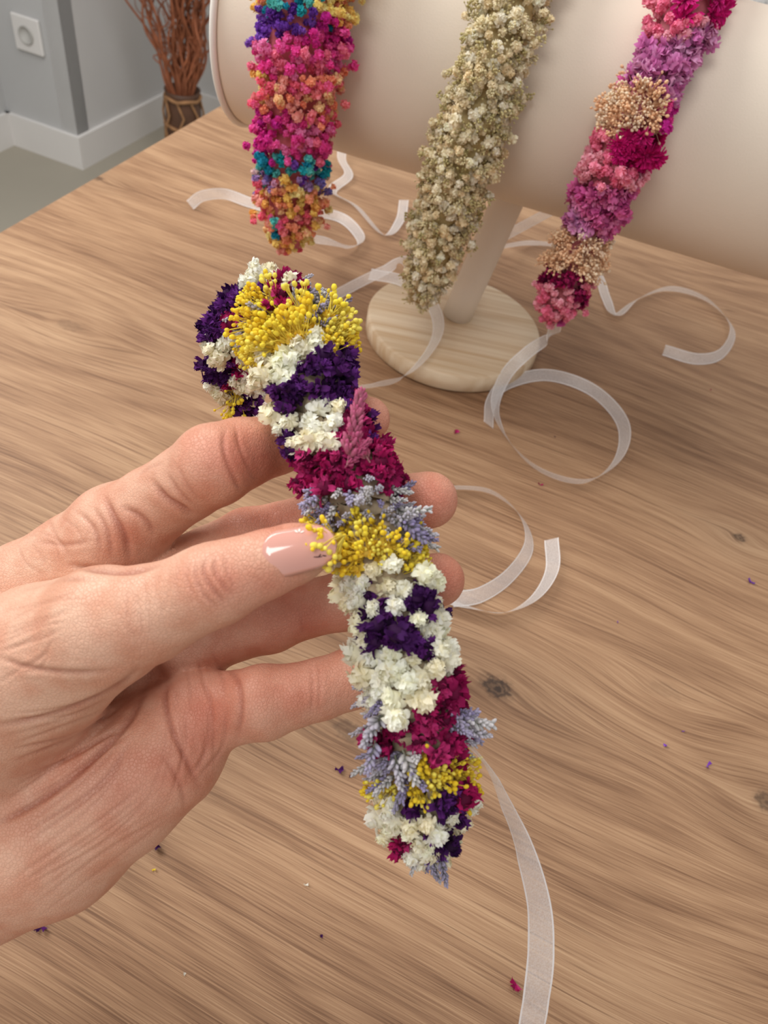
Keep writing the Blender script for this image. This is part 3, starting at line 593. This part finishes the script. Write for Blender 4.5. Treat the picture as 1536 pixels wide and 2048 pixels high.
rc=np.random.default_rng(5)
def fan(cA,cB,n,w_,dm):
    cA=np.array(cA,float);cB=np.array(cB,float)
    for k in range(n):
        t=(k+rc.uniform(-.3,.3))/(n-1); creases.append(((cA*(1-t)+cB*t+rc.normal(0,8,cA.shape)).tolist(),w_*rc.uniform(.8,1.2),dm*rc.uniform(.5,1.4)))
fan([(250,1375),(140,1400),(0,1430)],[(265,1500),(190,1600),(40,1720)],15,3.6,.30)
fan([(300,1560),(180,1660),(20,1760)],[(360,1610),(230,1720),(60,1830)],7,3.5,.18)
fan([(100,1300),(60,1340),(-10,1360)],[(180,1180),(90,1200),(-10,1230)],10,3.5,.18)
fan([(330,1440),(330,1520),(300,1600)],[(440,1400),(430,1490),(400,1560)],7,3.5,.2)
fan([(130,1020),(170,1050),(180,1090)],[(20,1090),(60,1110),(80,1150)],7,3.5,.17)
fan([(300,1330),(330,1400),(330,1440)],[(420,1300),(430,1350),(440,1400)],5,3.5,.2)
fan([(230,1170),(240,1230),(250,1300)],[(340,1140),(335,1180),(345,1230)],6,3.4,.12)
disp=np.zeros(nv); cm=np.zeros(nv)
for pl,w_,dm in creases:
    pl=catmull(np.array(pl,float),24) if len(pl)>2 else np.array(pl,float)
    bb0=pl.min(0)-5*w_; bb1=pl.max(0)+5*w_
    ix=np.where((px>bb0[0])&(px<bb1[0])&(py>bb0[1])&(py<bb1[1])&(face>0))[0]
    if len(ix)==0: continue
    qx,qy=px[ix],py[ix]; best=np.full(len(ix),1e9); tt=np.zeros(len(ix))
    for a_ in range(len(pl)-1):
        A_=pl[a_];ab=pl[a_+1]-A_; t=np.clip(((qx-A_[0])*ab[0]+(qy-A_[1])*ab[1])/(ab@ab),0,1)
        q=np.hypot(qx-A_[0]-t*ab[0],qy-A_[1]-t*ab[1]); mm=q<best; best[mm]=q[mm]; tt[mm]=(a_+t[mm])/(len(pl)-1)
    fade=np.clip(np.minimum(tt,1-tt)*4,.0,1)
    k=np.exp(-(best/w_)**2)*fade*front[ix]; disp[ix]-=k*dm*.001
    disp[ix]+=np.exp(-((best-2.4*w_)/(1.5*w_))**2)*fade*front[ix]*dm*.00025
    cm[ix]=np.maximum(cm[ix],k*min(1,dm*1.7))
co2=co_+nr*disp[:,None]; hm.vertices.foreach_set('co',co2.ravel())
def blob(x,y,rx,ry): return np.exp(-(((px-x)/rx)**2+((py-y)/ry)**2))
red=.18+.75*blob(500,910,120,70)+.7*blob(860,1000,90,70)+.7*blob(870,1160,90,60)+.6*blob(750,840,60,50)+.5*blob(560,1040,120,50)+.5*blob(600,1370,140,80)+.6*blob(400,1440,90,110)+.4*blob(560,1170,90,40)+.35*blob(430,1160,60,50)+.4*blob(250,1560,160,80)+.5*blob(600,1240,120,50)+.4*blob(250,1080,60,50)-.15*blob(120,1180,150,90)-.15*blob(100,1420,160,90)
red=np.clip(red,0,1)[:,None]
sk=lin((222,178,150)); rd=lin((206,126,102)); ck=lin((146,76,58))
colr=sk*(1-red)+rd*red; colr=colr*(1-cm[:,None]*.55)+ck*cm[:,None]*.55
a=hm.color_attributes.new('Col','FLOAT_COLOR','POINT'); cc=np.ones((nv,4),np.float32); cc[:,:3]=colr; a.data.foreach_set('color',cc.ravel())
km,nt,b=newmat('skin'); at=N(nt,'ShaderNodeAttribute'); at.attribute_name='Col'; tc=N(nt,'ShaderNodeTexCoord')
n1=N(nt,'ShaderNodeTexNoise'); n1.inputs['Scale'].default_value=110; n1.inputs['Detail'].default_value=5; nt.links.new(tc.outputs['Object'],n1.inputs['Vector'])
rps=N(nt,'ShaderNodeValToRGB'); rps.color_ramp.elements[0].position=.36; rps.color_ramp.elements[0].color=(.90,.75,.70,1); rps.color_ramp.elements[1].position=.60; rps.color_ramp.elements[1].color=(1.0,1.0,1.0,1); nt.links.new(n1.outputs['Fac'],rps.inputs['Fac'])
vm=N(nt,'ShaderNodeVectorMath',operation='MULTIPLY'); nt.links.new(at.outputs['Color'],vm.inputs[0]); nt.links.new(rps.outputs['Color'],vm.inputs[1]); nt.links.new(vm.outputs[0],b.inputs['Base Color'])
b.inputs['Roughness'].default_value=.52; b.inputs['Subsurface Weight'].default_value=.06; b.inputs['Subsurface Radius'].default_value=(1,.35,.2); b.inputs['Subsurface Scale'].default_value=.0015
vo=N(nt,'ShaderNodeTexVoronoi'); vo.feature='DISTANCE_TO_EDGE'; vo.inputs['Scale'].default_value=1100; nt.links.new(tc.outputs['Object'],vo.inputs['Vector'])
ve=N(nt,'ShaderNodeMapRange'); ve.inputs['From Max'].default_value=.12; nt.links.new(vo.outputs['Distance'],ve.inputs['Value'])
n2=N(nt,'ShaderNodeTexNoise'); n2.inputs['Scale'].default_value=420; n2.inputs['Detail'].default_value=4; nt.links.new(tc.outputs['Object'],n2.inputs['Vector'])
ad_=math_(nt,'ADD',math_(nt,'MULTIPLY',ve.outputs['Result'],.4),n2.outputs['Fac'])
bp=N(nt,'ShaderNodeBump'); bp.inputs['Strength'].default_value=.5; bp.inputs['Distance'].default_value=.0005; nt.links.new(ad_,bp.inputs['Height']); nt.links.new(bp.outputs['Normal'],b.inputs['Normal'])
hm.materials.clear(); hm.materials.append(km); hm.polygons.foreach_set('use_smooth',[True]*len(hm.polygons))
hand=bpy.data.objects.new('person',hm); COL.objects.link(hand); hand.location=tuple(horg)
hand['label']='left hand of a person pinching a flower headband between thumb and fingers'; hand['category']='person'
# nails
def nailmat(name,c0,c1):
    m_,nt,b=newmat(name); b.inputs['Roughness'].default_value=.12; b.inputs['Coat Weight'].default_value=1; b.inputs['Coat Roughness'].default_value=.06
    t_=N(nt,'ShaderNodeTexCoord'); n_=N(nt,'ShaderNodeTexNoise'); n_.inputs['Scale'].default_value=90; nt.links.new(t_.outputs['Object'],n_.inputs['Vector'])
    r_=N(nt,'ShaderNodeValToRGB'); r_.color_ramp.elements[0].color=L4(c0); r_.color_ramp.elements[1].color=L4(c1); nt.links.new(n_.outputs['Fac'],r_.inputs['Fac']); nt.links.new(r_.outputs['Color'],b.inputs['Base Color']); return m_
nm_=nailmat('nail_varnish',(216,152,136),(224,168,152)); nm2=nailmat('natural_nail',(226,168,146),(230,184,162))
n0p=np.array([526,1116.]); n1p=np.array([672,1084.]); ndv=(n1p-n0p)/np.linalg.norm(n1p-n0p); nsv=np.array([-ndv[1],ndv[0]])
def nailpt(u,v,lift=0):
    hw=48*math.sqrt(max(0.02,1-max(0,(.30-u)/.30)**2.2))*(1-.16*u)*math.sqrt(max(.01,1-max(0,(u-.62)/.38)**2.6))
    p=n0p+(n1p-n0p)*u+nsv*v*hw
    r_=67-6*u; z=.1942+.0018*u**2; rp=r_+1.5
    zz=z-(math.sqrt(max(0,rp*rp-(v*hw*.93)**2))/FPX*z)-lift/K+.0002
    if u<.06: zz+=.0004*(1-u/.06)
    return W(p[0],p[1],zz*K)
V=[];F=[];nu,nvv=26,15
for i in range(nu):
    for j in range(nvv): V.append(nailpt(i/(nu-1),-1+2*j/(nvv-1),.0002))
for i in range(nu-1):
    for j in range(nvv-1): a_=i*nvv+j; F.append([a_,a_+nvv,a_+nvv+1,a_+1])
tn_=mk('thumbnail',V,F,nm_,hand,horg); so=tn_.modifiers.new('s','SOLIDIFY'); so.thickness=.0005; so.offset=0
WP=simple('white_varnish',(236,226,216),.3); BP=simple('dark_varnish',(80,42,40),.3)
def nailshape(name,pts,mat):
    V=[nailpt(u_,v_,.0006) for u_,v_ in pts]; mk(name,V,[list(range(len(V)))],mat,tn_,horg,smooth=False)
def leafuv(c,ang,L,w):
    o=[]
    for t in np.linspace(0,2*math.pi,12,endpoint=False):
        a_=L*(.5+.5*math.cos(t)); b_=w*math.sin(t); o.append((c[0]+(a_*math.cos(ang)-b_*math.sin(ang)),c[1]+(a_*math.sin(ang)+b_*math.cos(ang))*2.6))
    return o
for k,an in enumerate((-2.2,-1.3,-.3)): nailshape('painted_petal',leafuv((.54+.02*math.cos(an),-.76+.05*math.sin(an)),an,.06,.014),WP)
for (c,an,L_) in(((.66,.46),.35,.13),((.73,.54),-.9,.06),((.78,.50),.8,.08),((.80,.30),-.4,.08)): nailshape('painted_leaf',leafuv(c,an,L_,.010),BP)
for tip in(chains['index'][-1],chains['middle'][-1],chains['ring'][-1]):
    c=cpt(*tip); dv=dirn(np.array([.80,-.10,.60])); B=basis(dv); V=[];F=[]
    for i in range(7):
        for j in range(16):
            th=.02+i/6*.72; ph=2*math.pi*j/16; q=np.array([math.sin(th)*math.cos(ph),math.sin(th)*math.sin(ph)*.9,math.cos(th)]); V.append(c2w(c[:3]+B@q*c[3]*(1.05-.05*(i/6)**3)))
    for i in range(6):
        for j in range(16): a_=i*16+j;b_=i*16+(j+1)%16; F.append([a_,a_+16,b_+16,b_])
    mk('fingernail',V,F,nm2,hand,horg)
# ---------------------------------------------------------------- pot and branches
vb=T(372,322,0); 
JUTE=simple('jute_rope',(160,118,80),.9,.3,60,.6,300); DARK=simple('dark_brown_pot',(92,62,44),.5,.2,20)
pot=empty('plant_pot',vb,'small dark pot wrapped in jute rope standing on the floor by the wall','pot')
q_=.86
V,F=lathe([(.03*q_,0),(.05*q_,.004),(.058*q_,.05),(.060*q_,.12),(.058*q_,.165),(.052*q_,.188),(.060*q_,.205),(.054*q_,.205),(.046*q_,.18),(.0,.17)],vb,(0,0,1),40); mk('vessel',V,F,DARK,pot,vb)
a=Acc()
for z,r_ in((.112,.0622),(.187,.058)):
    r_*=q_; S=[vb+np.array([r_*math.cos(t),r_*math.sin(t),z+.002*math.sin(5*t)]) for t in np.linspace(0,2*math.pi,40)]; V,F=tube(S,.005,6,False); a.add(V,F)
for k in range(8):
    an=2*math.pi*k/8; S=[vb+np.array([q_*r_*math.cos(an+o_),q_*r_*math.sin(an+o_),z]) for z,r_,o_ in((.185,.060,0),(.145,.066,.35),(.10,.067,0),(.05,.064,.3),(.01,.058,.1))]; V,F=tube(S,.0036,6,False); a.add(V,F)
a.build('rope_net',JUTE,pot,vb)
br_=Acc(); rg=np.random.default_rng(3)
for k in range(46):
    an=rg.uniform(0,6.28); r0=rg.uniform(0,.026); lean=rg.uniform(.03,.23)*(1 if math.cos(an)>0 else .85); hh=rg.uniform(.45,.72); P=[]; f1=rg.uniform(9,17); am_=rg.uniform(.012,.028)
    for i in range(17):
        t=i/16; w_=min(1,t*2.5); P.append(vb+np.array([math.cos(an)*(r0+lean*t**1.0)+am_*w_*math.sin(f1*t+k),math.sin(an)*(r0+lean*t**1.2)*.4-.02*t+am_*w_*math.cos(f1*.9*t+k*2),.15+hh*t]))
    V,F=tube(catmull(P,48),np.linspace(.0042,.0018,48),5); br_.add(V,F)
    for q in range(2):
        i=rg.integers(3,10); s0=P[i]; dv=np.array([rg.uniform(-.5,.5),rg.uniform(-.2,.1),1]); V,F=tube(catmull([s0,s0+dv*.03+rg.normal(0,.010,3),s0+dv*.06+rg.normal(0,.014,3),s0+dv*.10],12),np.linspace(.0022,.0010,12),4); br_.add(V,F)
br_.build('dried_branches',simple('twig',(158,94,62),.7,.25,40),None,vb,top=('bundle of curly reddish brown dried branches standing in the rope wrapped pot','branches'))
# ---------------------------------------------------------------- fallen petals
deb=[(313,1688,'purple',.0050,'largest fallen purple flower bit on the table below the hand'),(83,1853,'purple',.0040,'fallen purple petal on the table at the lower left corner'),(645,1869,'purple',.0022,'small dark fallen petal on the table near the bottom, left of the hanging ribbon'),(677,1540,'purple',.0035,'fallen purple petal just left of the lower end of the held headband'),(705,1552,'purple',.0028,'fallen purple petal tucked beside the lower lavender flowers of the held headband'),
 (1327,1487,'violet',.0028,'fallen violet petal at right, left one of a close pair'),(1415,1531,'violet',.0030,'fallen violet petal at right, lower one of a close pair'),(1366,1462,'violet',.0016,'tiny fallen violet speck above the close pair of petals'),(1502,1163,'violet',.0035,'fallen violet petal at the right edge below the dark knot'),(912,866,'magenta',.0034,'fallen magenta petal between the stand base and the hand'),(1080,970,'magenta',.0028,'fallen magenta petal just below the looped ribbon'),(1032,1968,'magenta',.0042,'fallen magenta petal touching the hanging ribbon near the bottom edge'),
 (308,1738,'yellow',.0018,'yellow fallen bud below the largest purple flower bit'),(611,1770,'white',.0022,'pale fallen petal sliver left below the headband'),(372,1946,'white',.0018,'pale fallen petal speck near the bottom left'),(1110,873,'purple',.0016,'tiny dark petal speck inside the ribbon loop'),(1420,780,'magenta',.0014,'tiny fallen petal speck below the ribbon curl at right'),(1236,1245,'violet',.0012,'tiny fallen petal speck in the middle of the right side')]
for (x_,y_,ty,s_,lb) in deb:
    q=T(x_,y_,TZ+s_*.15); a=Acc(); cols=TYPES[ty][4]
    for k in range(4 if s_>.003 else 2):
        dv=np.array([rg.uniform(-1,1),rg.uniform(-1,1),rg.uniform(.05,.4)]); v,f,s0=petal_part(dv,np.cross(dv,[0,0,1]),.5,1,.3,rg)
        V=v*s_*.9+q; V[:,2]=np.maximum(V[:,2],TZ+.0002); a.add(V,f,cols[k%len(cols)]*.9)
    a.build('fallen_petal',PETAL,None,(q[0],q[1],TZ),top=(lb,'petal','fallen petals'))
# ---------------------------------------------------------------- light
w=bpy.data.worlds.new('world'); scn.world=w; w.use_nodes=True; bg=w.node_tree.nodes['Background']; bg.inputs[0].default_value=(.99,.985,1,1); bg.inputs[1].default_value=.50
def area(name,loc,tgt,size,en,col):
    l=bpy.data.lights.new(name,'AREA'); l.shape='RECTANGLE'; l.size=size[0]; l.size_y=size[1]; l.energy=en; l.color=col
    o=bpy.data.objects.new(name,l); COL.objects.link(o); o.location=loc; o.rotation_euler=(Vector(tgt)-Vector(loc)).to_track_quat('-Z','Y').to_euler(); return o
area('window_light',(-1.05,.70,2.0),(0,.35,.85),(1.0,1.0),25,(1,.985,.97))
area('front_fill_light',(-.40,-.7,2.3),(0,.35,.85),(.6,.6),9,(1,.98,.96))  # added fill behind the camera: brightens the fronts, gives the nail its highlight
area('wall_fill_light',(.3,1.0,2.4),(-1.1,2.3,.6),(.8,.8),10,(1,.96,.92))  # invented lamp, added only to brighten the back left walls
